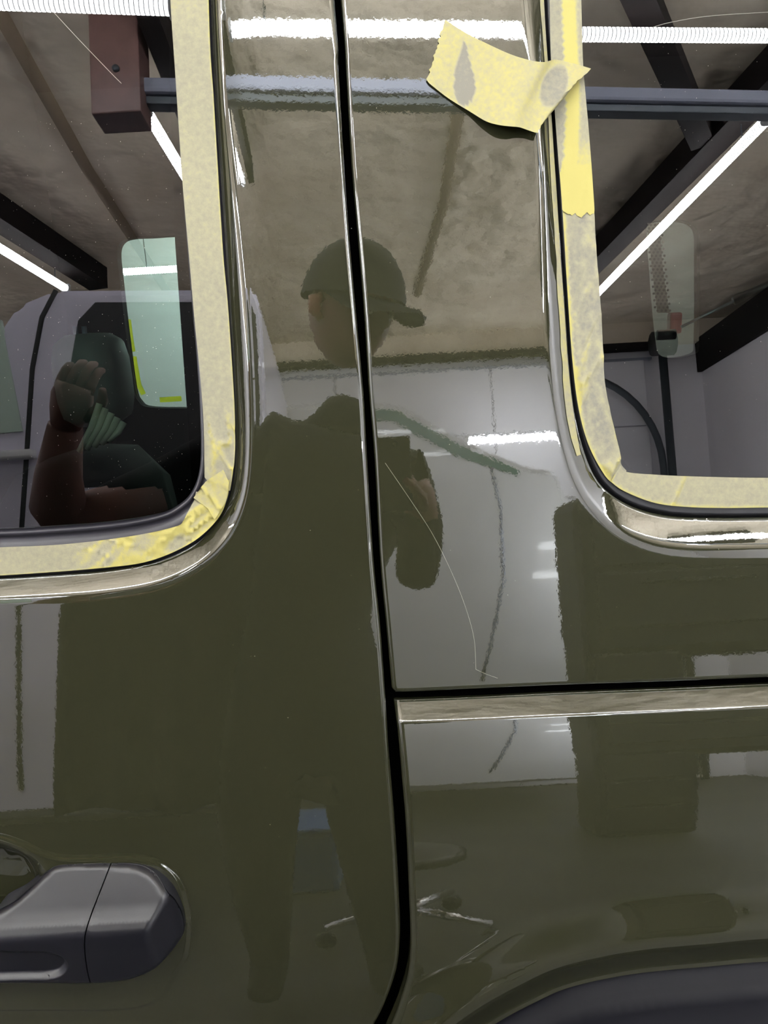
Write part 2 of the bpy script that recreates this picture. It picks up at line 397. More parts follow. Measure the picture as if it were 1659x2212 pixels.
for x, y0, y1, lab in ((-1.3, -4.4, -.9, 'dark foam seam ridge on the ceiling left of the post'), (.42, -4.6, -1.9, 'foam seam ridge on the ceiling above the truck')):
    bm = bmesh.new(); tube_bm(bm, [(x-.09, y0, CEIL-.005), (x, (y0+y1)/2, CEIL-.005), (x+.17 if x < 0 else x, y1, CEIL-.005)], .028, 8)
    o = from_bm('ceiling_seam', bm, M_seam, None, True); tag(o, lab, 'seam')
# rail along x with a hanging post at its left end
t = empty('ceiling_rail', (.5, -1.93, 2.86), 'grey steel rail tube hung under the ceiling from a red wood post', 'rail')
rz = Matrix.Rotation(math.radians(-7.2), 3, 'Z')
box('rail_face', (.9, -1.875, 2.915), (3.4, .05, .055), M_rail, t, rot=rz, bev=.012)
box('rail_track', (.9, -1.895, 2.872), (3.4, .05, .03), M_trim, t, rot=rz, bev=.004)
p = empty('hanging_post', (-.8, -1.66, 2.8), 'red brown square wood post hanging from the ceiling at the rail end', 'post')
box('post_body', (-.805, -1.66, 2.995), (.165, .12, .41), M_redwood, p, bev=.006)
tube('bolt', [(-.80, -1.605, 2.94), (-.80, -1.59, 2.94)], .012, M_trim, p, 8)

# LED tubes: the lamps of this garage, plus added unseen fill tubes
def led(x0, y0, x1, y1, z, lab, r=.022):
    c = Vector(((x0+x1)/2, (y0+y1)/2, z)); d = Vector((x1-x0, y1-y0, 0)); L = d.length; qq = d.to_track_quat('X', 'Z').to_matrix()
    t = empty('led_tube', c, lab, 'light tube', 'LED tubes of the garage and added fill tubes')
    bm = bmesh.new(); tube_bm(bm, [(-L/2, 0, -.012), (L/2, 0, -.012)], r, 8)
    me = bpy.data.meshes.new('tube'); bm.to_mesh(me); bm.free(); smooth(me); o = link('tube', me, M_led, None); o.parent = t
    for e_ in (-1, 1):
        bm = bmesh.new(); box_bm(bm, (e_*(L/2+.012), 0, -.012), (.024, r*2.3, r*2.3), bev=.004); h = from_bm('end_cap', bm, M_white, None); h.parent = t
    for e_ in ((-1, 1) if z > 2.5 or y0 > 4 else ()):
        bm = bmesh.new(); tube_bm(bm, [(e_*L*.42, 0, 0), (e_*L*.42, 0, CEIL-z)], .003, 5); h = from_bm('hanger', bm, M_trim, None); h.parent = t
    t.rotation_euler = qq.to_euler(); return t
led(-2.4, -1.14, -.56, -1.375, 2.98, 'white light tube over the photographer, its end beside the hanging wood post')
led(-.52, -1.485, 2.4, -1.76, 2.98, 'long white light tube over the photographer, crossing above the pillar and quarter window')
led(1.62, -2.15, 1.46, -4.3, 2.96, 'white light tube under the beam beside the garage door track')
led(-.787, -1.88, -.765, -2.42, 2.98, 'short white light tube behind the hanging wood post')
led(-1.95, -2.3, -1.765, -3.5, 2.97, 'white light tube under the far left ceiling beam')
led(2.55, -3.2, 2.55, -4.4, 1.3, 'added white fill tube low beside the right wall')  # unseen fill, added to brighten the right wall
led(-3.5, -5.0, -3.5, -1.0, 2.9, 'added white fill tube along the left wall above the truck')  # added out of view to lift the ceiling and walls
led(2.45, -2.6, 2.45, -.6, 2.6, 'added white fill tube along the right wall close to the car')  # extra fill placed outside the reflected area
led(-2.4, 1.4, 2.4, 1.4, 2.98, 'added white fill tube above the far side of the car')  # unseen tube added for more light in the room
led(-1.5, 3.6, 2.2, 3.6, 2.98, 'added white fill tube nearest the front wall')  # another unseen tube, added for general brightness
led(-1.50, 4.2, .3, 4.2, 1.885, 'light tube seen through the far door window', r=.020)
led(.95, -3.32, 1.5, -3.32, 1.15, 'added fill tube hidden behind the black tool chest, lower of two')  # added fill, hidden by the chest, brightens back wall and garage door
led(1.0, -3.32, 1.6, -3.32, 1.34, 'added fill tube hidden behind the black tool chest, upper of two')  # second hidden fill for the walls and ceiling
led(.70, -5.25, 1.70, -5.25, 2.22, 'short white light tube hung across the garage door', r=.026)

# garage door tracks
t = empty('garage_door_track', (2.4, -5.5, 0), 'dark steel garage door track bending from vertical to the ceiling', 'track')
tube('vertical_track', [(2.40, -5.5, .0), (2.40, -5.5, 2.9)], .035, M_trim, t)
arc = [(2.33 - .75*(1-math.cos(a)), -5.5, 1.95 + .80*math.sin(a)) for a in np.linspace(0, math.pi/2, 12)]
tube('curved_track', [(2.33, -5.5, .1)] + arc, .03, M_trim, t)
tube('pivot', [(2.30, -5.45, 2.96), (2.48, -5.45, 2.96)], .10, M_tool, t)

# dark cabinet with rounded top standing before the garage door
cb = empty('tool_cabinet', (1.15, -2.6, 0), 'black tool chest on a narrower pedestal standing beside the silver van', 'cabinet')
bm = bmesh.new(); box_bm(bm, (1.30, -2.70, 1.155), (.98, .5, .71), bev=.06); from_bm('cabinet_body', bm, M_tool, cb)
bm = bmesh.new(); box_bm(bm, (1.02, -2.68, .46), (.42, .42, .90), bev=.04); from_bm('pedestal', bm, M_tool, cb)
for k in range(2): box('drawer', (1.30, -2.445, 1.06+.26*k), (.86, .02, .235), M_tool, cb, bev=.008)
for k in range(2): tube('drawer_handle', [(1.06, -2.425, 1.13+.26*k), (1.54, -2.425, 1.13+.26*k)], .006, M_tool, cb, 6)
for k in range(3): box('pedestal_drawer', (1.02, -2.465, .2+.26*k), (.36, .02, .235), M_tool, cb, bev=.008)

# ================================================================== parked pickup truck behind the photographer
tk = empty('pickup_truck', (-2.2, -2.6, 0), 'silver grey pickup truck parked behind the photographer, side window dark', 'truck')
YT = -1.95
def prism(name, pts, y0, y1, mt, parent, bev=.02):
    bm = bmesh.new(); vs = [bm.verts.new((x, y0, z)) for x, z in pts]; f = bm.faces.new(vs)
    r = bmesh.ops.extrude_face_region(bm, geom=[f]); v2 = [v for v in r['geom'] if isinstance(v, bmesh.types.BMVert)]
    bmesh.ops.translate(bm, vec=(0, y1-y0, 0), verts=v2); bmesh.ops.recalc_face_normals(bm, faces=bm.faces)
    if bev: bmesh.ops.bevel(bm, geom=list(bm.edges), offset=bev, segments=3, affect='EDGES')
    return from_bm(name, bm, mt, parent, False)
cabp = [(-3.1, .45), (-3.1, 1.25), (-2.2, 1.45), (-1.75, 1.72), (-1.42, 2.16), (-1.32, 2.30), (-1.18, 2.35), (-.62, 2.32), (-.56, 2.24), (-.54, 1.6), (-.54, .40), (-1.6, .36)]
prism('cab_body', cabp, YT-1.7, YT, M_truck, tk, .03)
prism('window_recess', [(-1.165, 1.60), (-1.155, 1.86), (-1.115, 2.07), (-1.085, 2.22), (-1.02, 2.285), (-.66, 2.265), (-.61, 2.20), (-.60, 1.60)], YT-.01, YT+.006, M_black, tk, 0)
prism('side_window', [(-1.15, 1.62), (-1.14, 1.86), (-1.10, 2.06), (-1.07, 2.20), (-1.01, 2.265), (-.67, 2.245), (-.625, 2.19), (-.615, 1.62)], YT-.01, YT+.009, M_black, tk, 0)
prism('front_window', [(-1.80, 1.80), (-1.50, 2.12), (-1.37, 2.24), (-1.30, 1.82)], YT-.01, YT+.008, M_pale, tk, 0)
tube('door_seam', [(-1.165, YT+.002, 2.34), (-1.22, YT+.002, 2.24), (-1.26, YT+.002, 2.05), (-1.29, YT+.002, 1.72), (-1.315, YT+.002, 1.45), (-1.33, YT+.002, .5)], .009, M_tool, tk, 6)
box('door_pull', (-1.33, YT+.03, 1.73), (.17, .04, .035), M_white, tk, bev=.01)
box('side_mirror', (-1.55, YT+.13, 1.95), (.15, .2, .20), M_truck, tk, bev=.04)
tube('wheel', [(-2.4, YT-.2, .38), (-2.4, YT+.02, .38)], .38, M_black, tk, 28)
box('running_board', (-1.2, YT+.05, .38), (1.6, .12, .04), M_tool, tk, bev=.01)
# silver car between the truck and the garage door
cr = empty('parked_van', (-.2, -4.5, 0), 'silver van with sloping nose parked before the garage door', 'car')
prism('van_body', [(-2.6, .4), (-2.6, 2.25), (-.2, 2.27), (.13, 2.23), (.5, 1.99), (.88, 1.80), (1.05, 1.77), (1.13, 1.5), (1.14, .4)], -5.3, -3.8, M_car2, cr, .03)
prism('windscreen', [(-.2, 2.23), (.11, 2.19), (.48, 1.955), (.82, 1.79), (.82, 1.75), (.46, 1.89), (.08, 2.13), (-.2, 2.15)], -3.81, -3.79, M_green, cr, 0)
tube('door_seam', [(.66, -3.8, 1.82), (.70, -3.8, 1.56), (.69, -3.8, 1.15), (.60, -3.8, .80), (.52, -3.8, .55)], .009, M_steel, cr, 6)
tube('wheel', [(-1.2, -4.1, .33), (-1.2, -3.78, .33)], .33, M_black, cr, 28)
# rolling stool with a chrome star base
sx, sy = STOOL
st_ = empty('rolling_stool', (sx, sy, 0), 'low rolling stool with chrome star base behind the photographer', 'stool')
for k in range(5):
    a_ = 2*math.pi*k/5+.3; tube('leg', [(sx, sy, .13), (sx+.24*math.cos(a_), sy+.24*math.sin(a_), .085)], [.018, .012], M_chrome, st_, 8)
    tube('caster', [(sx+.24*math.cos(a_), sy+.24*math.sin(a_)-.012, .03), (sx+.24*math.cos(a_), sy+.24*math.sin(a_)+.012, .03)], .03, M_black, st_, 12)
tube('stem', [(sx, sy, .10), (sx, sy, .38)], .02, M_chrome, st_, 12)
tube('seat', [(sx, sy, .38), (sx, sy, .39), (sx, sy, .43), (sx, sy, .44)], [.15, .17, .17, .15], M_black, st_, 28)

# ================================================================== THE CAR
car = empty('car', (0, .9, 0), 'olive green off-road car with masked windows, door and rear quarter in view', 'car')
# ---- rear door
DOOR_BOT = [(600, 2420), (200, 2620), (-1000, 2640)]
door_poly = np.concatenate([gapl, lin([(600, 2420), (300, 2600), (-1050, 2620)])[1:], lin([(-1050, 2620), (-1010, 1300), (-930, -900)])[1:], lin([(-930, -900), (640, -900)])[1:-1]])
# handle footprint: the olive rim round it and the finger scoop
H_OUT = [(-400, 1880, .004), (-60, 1990, .012), (0, 1955, .012), (40, 1935, .010), (75, 1908, .008), (100, 1886, .006), (132, 1871, .005), (240, 1866, .004), (300, 1868, .004), (340, 1884, .005), (372, 1918, .007), (388, 1960, .010), (394, 2000, .014), (391, 2030, .018), (370, 2056, .022), (340, 2080, .028), (305, 2106, .034), (262, 2124, .038), (195, 2133, .040), (60, 2132, .040), (-200, 2130, .040), (-420, 2120, .040)]
h_out = tr(H_OUT, 0, 6, True)
H_RIM = [(-400, 1815), (-60, 1800), (0, 1806), (50, 1822), (95, 1842), (150, 1853), (250, 1850), (310, 1852), (350, 1866), (386, 1900), (404, 1955), (408, 2010), (402, 2060), (385, 2090), (340, 2160), (250, 2180), (100, 2180), (-200, 2180), (-400, 2150)]
h_rim = tr(H_RIM, 0, 6, True)
SCOOP = [(-330, 1900), (-300, 1840), (-180, 1818), (-60, 1815), (0, 1823), (45, 1840), (75, 1866), (95, 1905), (100, 1960), (80, 2040), (0, 2100), (-200, 2110), (-310, 2040)]
scoop = tr(SCOOP, 0, 6, True)
def door_h(V):
    h = flange(V, lw_in, lw_out) + hem(V, gapl, .0042)
    sd = dist(V, scoop)*np.where(inside(V, scoop), 1, -1); h = h - .030*ss(sd, -.001, .026)
    rd = dist(V, h_rim)*np.where(inside(V, h_rim), 1, -1); h = h + .0022*ss(rd, -.0035, .0035) * (1-ss(sd, -.004, .002))
    # the soft crowned edge of the pillar beside the window
    do = dist(V, lw_out)*np.where(inside(V, lw_out), 0, 1)
    h = h - .0008*np.where(inside(V, lw_out), 1, np.clip(1-do/.034, 0, 1)**2)*ss(V[:, 1], ZB+.10, ZB+.30)
    return h
loops = loops_between(lw_in, lw_out, 14) + [offset(ccw(lw_out), -d) for d in (.002, .005, .009, .014, .020, .027, .034)] + [lw_out] + [offset(ccw(scoop), d) for d in (-.001, .002, .005, .009, .013, .018, .024)] + [offset(ccw(h_rim), d) for d in (-.0035, -.002, 0, .002, .0035)]
door = panel('rear_door', door_poly, door_h, M_paint, car, holes=[lw_in], loops=loops)
tag(door, 'olive rear door with rounded window opening')
# ---- hardtop side (upper right)
ht_bot = tr([(853, 1495), (900, 1494), (1007, 1489), (1214, 1480), (1440, 1472), (1659, 1463), (2000, 1449), (2760, 1418), (3500, 1388)], -.003, 6)
ht_poly = np.concatenate([gapr_t, ht_bot, lin([(3500, 1388), (3450, 400), (3300, -900)])[1:], lin([(3300, -900), (655, -900)])[1:-1]])
ht_edge = np.concatenate([gapr_t, ht_bot])
def ht_h(V): return flange(V, rw_in, rw_out) + hem(V, ht_edge, .0048)
loops = loops_between(rw_in, rw_out, 14) + [rw_out]
hardtop = panel('hardtop_side', ht_poly, ht_h, M_paint, car, holes=[rw_in], loops=loops)
tag(hardtop, 'olive hardtop side panel with a long hairline scratch')
# ---- lower rear quarter panel with wheel arch
FLARE = [(700, 2640), (820, 2440), (930, 2310), (1049, 2212), (1162, 2149), (1240, 2118), (1370, 2092), (1525, 2077), (1659, 2066), (1900, 2060), (2150, 2080), (2500, 2200), (2760, 2400), (3500, 2420)]
fl = tr(FLARE, 0, 6)
q_top = tr([(852, 1513), (867, 1513), (1007, 1508), (1214, 1498), (1440, 1489), (1659, 1479), (2000, 1464), (2760, 1432), (3500, 1402)], -.010, 6)
q_poly = np.concatenate([q_top, lin([(3500, 1402), (3500, 2420)])[1:], fl[::-1], gapr_b[::-1]])
LEDGE = .0185
def q_h(V):
    dt = dist(V, q_top, False); h = -.0105*(1-np.clip(dt/LEDGE, 0, 1)) 
    x = dt-LEDGE; k = .0016      # soft ridge under the ledge
    h = -.57*np.where(x < -k, -x, np.where(x > k, 0, (k-x)**2/(4*k)))
    h = h - .10*.5*(np.maximum(.034-dt, 0)**2)/.034
    h = h + hem(V, gapr_b, .0075, amount=.95)
    dc = np.minimum(dist(V, q_top, False, .2), .18); h = h + .14*(dc - dc*dc/.36)
    d = dist(V, fl, False)
    h = h + .0095*(1-ss(d, .034, .100)) - .0150*(1-ss(d, .0, .052))
    return h
loops = [offset(ccw(q_poly), d) for d in (.0075, .010, .0125, .015, .0165, .0175, .0185, .0195, .0205, .022, .026, .031, .036)]
for d in np.linspace(.004, .104, 18): loops.append(offset(fl, d)); loops.append(offset(fl, -d))
quarter = panel('rear_quarter_panel', q_poly, q_h, M_paint, car, loops=loops, hems=(.0005, .0012, .0022, .0035, .005, .0065))
tag(quarter, 'olive lower rear quarter with bright top ledge and arch swell')
# ---- flare
fl2 = offset(fl, 0); flare_poly = np.concatenate([fl, lin([(3500, 2420), (3500, 3000), (700, 3000), (700, 2640)])[1:-1]])
def flare_h(V):
    d = dist(V, fl, False); return -.004 + .005*ss(d, 0, .004) + .050*ss(d, .008, .12) + .02*ss(d, .0, .03)
loops = []
for d in (.001, .002, .003, .004, .006, .01, .015, .02, .03, .04, .05, .07, .09, .11): loops.append(offset(fl, d)); loops.append(offset(fl, -d))
flare = panel('fender_flare', flare_poly, flare_h, M_flare, car, loops=loops)
tag(flare, 'matte black plastic fender flare over the rear wheel')
# ---- black jamb behind the gaps
def slab(name, pts, off, mt, parent):
    L = lin(pts, off, 10)[:-1]; return panel(name, L, lambda V: np.full(len(V), off), mt, parent, grid=.05, hems=(), skirt=0)
slab('door_jamb', [(560, -880), (850, -880), (1000, 1460), (1030, 1540), (980, 2250), (800, 2600), (500, 2600), (640, 2000), (640, 1400), (560, -880)], -.020, M_void, car)
slab('quarter_jamb', [(980, 1460), (2700, 1380), (2700, 1500), (980, 1580), (980, 1460)], -.018, M_void, car)
# ---- seals, glass
def ring(name, outer, inner, hfun, mt, parent, n=8, **k):
    return panel(name, outer, hfun, mt, parent, holes=[inner], loops=loops_between(inner, outer, n), grid=.03, hems=(), **k)
lw_seal_o = tr(LW_IN, DEEP-.004, 8, True); lw_seal_o = offset(ccw(lw_seal_o), -.002)
def lseal_h(V):
    di = dist(V, lw_glass); do = dist(V, lw_seal_o); t = di/(di+do+1e-9)
    return -.012 + .0035*np.sin(np.clip(t/.16, 0, 1)*math.pi)*.8 + .0015*ss(t, .2, .4) - .010*ss(t, .90, 1.)
seal_l = ring('window_seal', lw_seal_o, lw_glass, lseal_h, M_seal, door, 14)
rw_seal_o = offset(ccw(tr(RW_IN, DEEP-.004, 8, True)), -.002)
def rseal_h(V):
    di = dist(V, rw_glass); do = dist(V, rw_seal_o); t = di/(di+do+1e-9)
    return -.0115 + .0*t - .010*ss(t, .86, 1.)
seal_r = ring('quarter_window_seal', rw_seal_o, rw_glass, rseal_h, M_black, hardtop, 10)
def glass(name, outline, off, parent):
    o = offset(ccw(outline), -.006); return panel(name, o, lambda V: np.full(len(V), off), M_glass, parent, grid=.05, hems=(), skirt=0)
gl = glass('door_window_glass', lw_glass, -.0145, door); tag(gl, 'tinted door glass reflecting a parked truck and ceiling')
gr = glass('quarter_window_glass', rw_glass, -.0125, hardtop); tag(gr, 'tinted quarter glass reflecting light tubes and garage door')

# ---- door handle
seam = [(241, 1860, .004), (232, 1885, .010), (205, 1950, .030), (188, 1995, .041), (182, 2030, .044), (184, 2070, .042), (190, 2110, .040), (197, 2140, .040)]
seam_uv = tr(seam, 0, 6)
v_top = uv(250, 1867, .004)[1]; v_rdg = uv(150, 2018, .042)[1]; v_bot = uv(100, 2132, .040)[1]
u_l = uv(150, 2018, .042)[0]
SLOT = [(-300, 2058), (60, 2059), (100, 2061), (122, 2066), (135, 2075), (140, 2087), (135, 2099), (122, 2109), (100, 2114), (60, 2116), (-300, 2118)]
slot = tr([(x, y, .041) for x, y in SLOT], 0, 6, True)
def handle_h(V):
    u, v = V[:, 0], V[:, 1]
    p_ = np.interp(v, [v_bot-.02, v_bot, v_rdg-.018, v_rdg-.005, v_rdg+.001, v_rdg+.014, v_top, v_top+.03], [.036, .038, .0425, .0430, .0415, .0295, .006, .0])
    p2 = np.interp(v+.004, [v_bot-.02, v_bot, v_rdg-.018, v_rdg-.005, v_rdg+.001, v_rdg+.014, v_top, v_top+.03], [.036, .038, .0425, .0430, .0415, .0295, .006, .0])
    p3 = np.interp(v-.004, [v_bot-.02, v_bot, v_rdg-.018, v_rdg-.005, v_rdg+.001, v_rdg+.014, v_top, v_top+.03], [.036, .038, .0425, .0430, .0415, .0295, .006, .0])
    p_ = (p_+p2+p3)/3
    d = dist(V, h_out); ur = uv(394, 2000, .014)[0]
    e_ = .012 + 1.15*np.clip(ur-u, 0, 1)                     # sloping end of the cap
    k = .006; hh = np.clip(.5+.5*(e_-p_)/k, 0, 1); base = e_*(1-hh)+p_*hh-k*hh*(1-hh)
    r = .006; base = base - (r - np.sqrt(np.maximum(r*r-(r-np.clip(d, 0, r))**2, 0)))*.8
    sd = dist(V, slot)*np.where(inside(V, slot), 1, -1)
    base = base - .0065*ss(sd, -.004, .004)
    return np.maximum(base, .001)
hl = ccw(h_out)
def clip_poly(poly, keep_left):
    """split the handle outline at the seam"""
    s = seam_uv; out = []
    su = lambda v: np.interp(-v, -s[:, 1], s[:, 0])
    P = [p for p in poly if (p[0] < su(p[1])) == keep_left]
    g = .0007*(-1 if keep_left else 1)
    S = np.array([(a+g, b) for a, b in s if v_bot-.0005 < b < v_top+.0005])
    # rotate list so that the cut is at the ends
    idx = [i for i, p in enumerate(poly) if (p[0] < su(p[1])) == keep_left]
    br = [k for k in range(len(idx)) if (idx[k]-idx[k-1]) % len(poly) != 1]
    k = br[0]; idx = idx[k:]+idx[:k]; P = np.array([poly[i] for i in idx])
    if abs(P[-1][1]-S[0][1]) > abs(P[-1][1]-S[-1][1]): S = S[::-1]
    return np.concatenate([P, S])
hloops = [offset(ccw(slot), d) for d in (-.004, -.003, -.002, -.001, 0, .001, .002, .003, .004)]
for q_ in (v_rdg-.02, v_rdg-.012, v_rdg-.006, v_rdg-.002, v_rdg+.002, v_rdg+.006, v_rdg+.012, v_rdg+.02):
    hloops.append(np.array([(x, q_) for x in np.arange(-.9, 0, .004)]))
hd = panel('door_handle', clip_poly(hl, True), handle_h, M_handle, door, loops=hloops, grid=.003, hems=(.0004, .001, .002, .0035, .005, .007), skirt=.03)
tag(hd, 'dark grey plastic pull handle with finger groove')
hc = panel('handle_end_cap', clip_poly(hl, False), handle_h, M_handle, door, loops=hloops, grid=.003, hems=(.0004, .001, .002, .0035, .005, .007), skirt=.03)
tag(hc, 'scuffed dark grey end cap of the handle')

# ---- scratches and dust
def strand(name, pts, off, r, mt, parent):
    L = tr(pts, off, 8); P = surf(L[:, 0], L[:, 1], np.full(len(L), off)); return tube(name, P, r, mt, parent, 5)
sc = strand('paint_scratch', [(832, 1000), (890, 1085), (935, 1155), (975, 1235), (1005, 1310), (1024, 1380), (1028, 1446)], .00003, .00012, M_scr, hardtop)
strand('paint_scratch', [(1028, 1446), (1050, 1456), (1075, 1465)], .00003, .00011, M_scr, hardtop)
strand('glass_scratch', [(108, 18), (170, 85), (240, 158), (262, 180)], -.0143, .00025, M_scr, door)
strand('glass_scratch', [(1400, 62), (1450, 48), (1540, 34), (1700, 24)], -.0123, .00022, M_scr, hardtop)
def specks(name, n, x0, x1, y0, y1, off, poly, parent, seed):
    r_ = random.Random(seed); bm = bmesh.new()
    for _ in range(n):
        q_ = uv(r_.uniform(x0, x1), r_.uniform(y0, y1), off)
        if not inside(np.array([q_]), poly)[0]: continue
        P = surf(np.array([q_[0]]), np.array([q_[1]]), np.array([off+.0001]))[0]; rr = r_.choice((.00012, .00018, .00018, .0003))
        n0 = Nb(np.array(q_[1])); mm = Vector(n0).to_track_quat('Z', 'Y').to_matrix().to_4x4(); mm.translation = Vector(P)
        bmesh.ops.create_circle(bm, cap_ends=True, segments=6, radius=rr, matrix=mm)
    o = from_bm(name, bm, M_scr, parent); o['kind'] = 'stuff'; return o
specks('dust_specks', 420, 0, 430, 260, 1120, -.0143, lw_glass, door, 1)
specks('dust_specks', 90, 1290, 1659, 60, 1020, -.0123, rw_glass, hardtop, 2)
specks('dust_specks', 120, 480, 1650, 100, 2200, .0003, np.array([(-2, -2), (2, -2), (2, 4), (-2, 4)]), hardtop, 3)

# ---- rest of the car body: roof, far side, interior
YF = 1.62
def at_y(px, py, Y):
    d = FV*F + RV*(px-W/2) + UV*(H/2-py); s = (Y-CAM[1])/d[1]; P = CAM+s*d; return (float(P[0]), float(P[2]))
top_z = uv(400, -900)[1]; top_y = float(Yb(top_z))
x0c, x1c = uv(-1050, 1500)[0], uv(3500, 1500)[0]
box('roof', ((x0c+x1c)/2, (top_y+YF)/2, top_z+.015), (x1c-x0c, YF-top_y+.02, .03), M_paint, car, bev=.012)
box('front_bulkhead', (x0c-.01, .85, (.5+top_z)/2), (.02, 1.62, top_z-.46), M_int, car)
box('tailgate', (x1c+.01, .85, (.5+top_z)/2), (.02, 1.62, top_z-.46), M_int, car)
box('cabin_floor', ((x0c+x1c)/2, .86, .62), (x1c-x0c, 1.5, .04), M_int, car)
LFW = [(253, 545), (262, 522), (285, 514), (330, 512), (420, 508), (900, 500), (930, 540), (935, 700), (930, 860), (900, 876), (560, 880), (400, 882), (322, 880), (300, 868), (288, 838), (272, 720), (258, 600)]
RFW = [(1396, 500), (1402, 484), (1425, 477), (1470, 476), (1498, 484), (1510, 505), (1511, 560), (1510, 730), (1500, 765), (1430, 770), (1414, 720), (1400, 560)]
def far_panel(name, rect, holes, Y, mt, parent):
    polys = [list(reversed(rect))] + holes; pts = []; edges = []
    for L in polys:
        b_ = len(pts); pts += [Vector(p) for p in L]; edges += [(b_+i, b_+(i+1) % len(L)) for i in range(len(L))]
    r = delaunay_2d_cdt(pts, edges, [], 0, 1e-6); V = np.array([(v.x, v.y) for v in r[0]]); T = np.array(r[2]); c = V[T].mean(1)
    ok = inside(c, np.array(rect))
    for h in holes: ok &= ~inside(c, np.array(h))
    bm = bmesh.new(); vs = [bm.verts.new((a, Y, b)) for a, b in V]
    for f in T[ok]: bm.faces.new([vs[i] for i in f])
    ex = bmesh.ops.extrude_face_region(bm, geom=list(bm.faces)); bmesh.ops.translate(bm, vec=(0, .04, 0), verts=[v for v in ex['geom'] if isinstance(v, bmesh.types.BMVert)])
    bmesh.ops.recalc_face_normals(bm, faces=bm.faces); return from_bm(name, bm, mt, parent)
lf = [tuple(p) for p in spl([at_y(x, y, YF) for x, y in LFW], 4, True)]; rf = [tuple(p) for p in spl([at_y(x, y, YF) for x, y in RFW], 4, True)]
fs = far_panel('far_body_side', [(x0c, .6), (x1c, .6), (x1c, top_z+.02), (x0c, top_z+.02)], [lf, rf], YF, M_int, car)
def fan(name, L, Y, mt, parent):
    bm = bmesh.new(); bm.faces.new([bm.verts.new((a, Y, b)) for a, b in L]); return from_bm(name, bm, mt, parent)
fan('far_window_glass', lf, YF+.02, M_glass2, fs); fan('far_window_glass', rf, YF+.02, M_glass3, fs)
# perforated frit strip at the edge of the far quarter window
bm = bmesh.new()
for i in range(26):
    for j in range(4):
        x, z = at_y(1406+9*j+i*.75+(4.5 if i % 2 else 0) - 9, 486+7.4*i, .35)
        bmesh.ops.create_circle(bm, cap_ends=True, segments=8, radius=.0017, matrix=Matrix.Translation((x, .35, z)) @ Matrix.Rotation(math.pi/2, 4, 'X'))
o = from_bm('dotted_frit', bm, M_void, car); o['kind'] = 'stuff'
L = [at_y(x, y, .352) for x, y in ((1398, 482), (1424, 482), (1432, 580), (1446, 676), (1420, 676), (1408, 580))]
fan('frit_band', L, .352, M_frit, car)
# gas strut of the rear glass, at the far rear
def P3(px, py, Y): a_, b_ = at_y(px, py, Y); return (a_, Y, b_)
tube('strut_body', [P3(1585, 650, .5), P3(1720, 588, .5)], .0065, M_black, car, 12)
tube('strut_rod', [P3(1472, 706, .5), P3(1590, 648, .5)], .0022, M_steel, car, 8)
tube('strut_knob', [P3(1420, 724, .5), P3(1458, 722, .5)], .008, M_black, car, 12)
box('lamp_lens', P3(1457, 698, .6), (.02, .02, .035), M_red, car, bev=.004)
# seats with head restraints
def soft_box(name, c, s, mt, parent, rot=None):
    bm = bmesh.new(); box_bm(bm, (0, 0, 0), s); bmesh.ops.subdivide_edges(bm, edges=list(bm.edges), cuts=3, use_grid_fill=True)
    for v in bm.verts:
        q_ = Vector((v.co.x/s[0]*2, v.co.y/s[1]*2, v.co.z/s[2]*2)); l4 = (abs(q_.x)**4+abs(q_.y)**4+abs(q_.z)**4)**.25
        if l4 > 0: q_ /= l4
        v.co = Vector((q_.x*s[0]/2, q_.y*s[1]/2, q_.z*s[2]/2))
    if rot: bmesh.ops.rotate(bm, cent=(0, 0, 0), matrix=rot, verts=bm.verts)
    bmesh.ops.translate(bm, vec=c, verts=bm.verts); bmesh.ops.recalc_face_normals(bm, faces=bm.faces)
    return from_bm(name, bm, mt, parent, True)
c = P3(205, 820, .35)
hr = soft_box('head_restraint', c, (.085, .12, .125), M_seat, car)
for k in range(5):  # bars of light through slats, modelled as pale strips
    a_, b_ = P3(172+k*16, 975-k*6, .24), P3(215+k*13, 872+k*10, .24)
    tube('head_restraint_light_bar', [a_, ((a_[0]+b_[0])/2+.004, .235, (a_[2]+b_[2])/2), b_], .0042, M_slat_light, car, 8)
for dx in (0, 13):
    a_, b_ = P3(168+dx*1.5, 765, .33), P3(162+dx*1.5, 705, .33); tube('restraint_post', [a_, b_], .0035, M_steel, car, 8)
soft_box('seat_back', (c[0]-.06, .42, c[2]-.42), (.20, .48, .62), M_int, car)
trs = [(362, 0, .25), (378, 520, .19), (412, 1000, .12), (420, 1200, .10)]; bm = bmesh.new(); prev = None
for px, py, Y in [(340, -500, .33)] + trs:
    a_ = P3(px, py, Y); b_ = P3(px+160, py, Y); n_ = [bm.verts.new(a_), bm.verts.new(b_), bm.verts.new((b_[0], Y+.03, b_[2])), bm.verts.new((a_[0], Y+.03, a_[2]))]
    if prev:
        for k in range(4): bm.faces.new((prev[k], prev[(k+1) % 4], n_[(k+1) % 4], n_[k]))
    prev = n_
from_bm('interior_pillar_trim', bm, M_void, car)
# rear wheel under the flare
wx = uv(1850, 2500)[0]
tube('rear_wheel', [(wx, .10, .40), (wx, .34, .40)], .40, M_black, car, 40)
box('lower_sill', (-.35, .10, .52), (1.2, .2, .12), M_int, car, bev=.02)

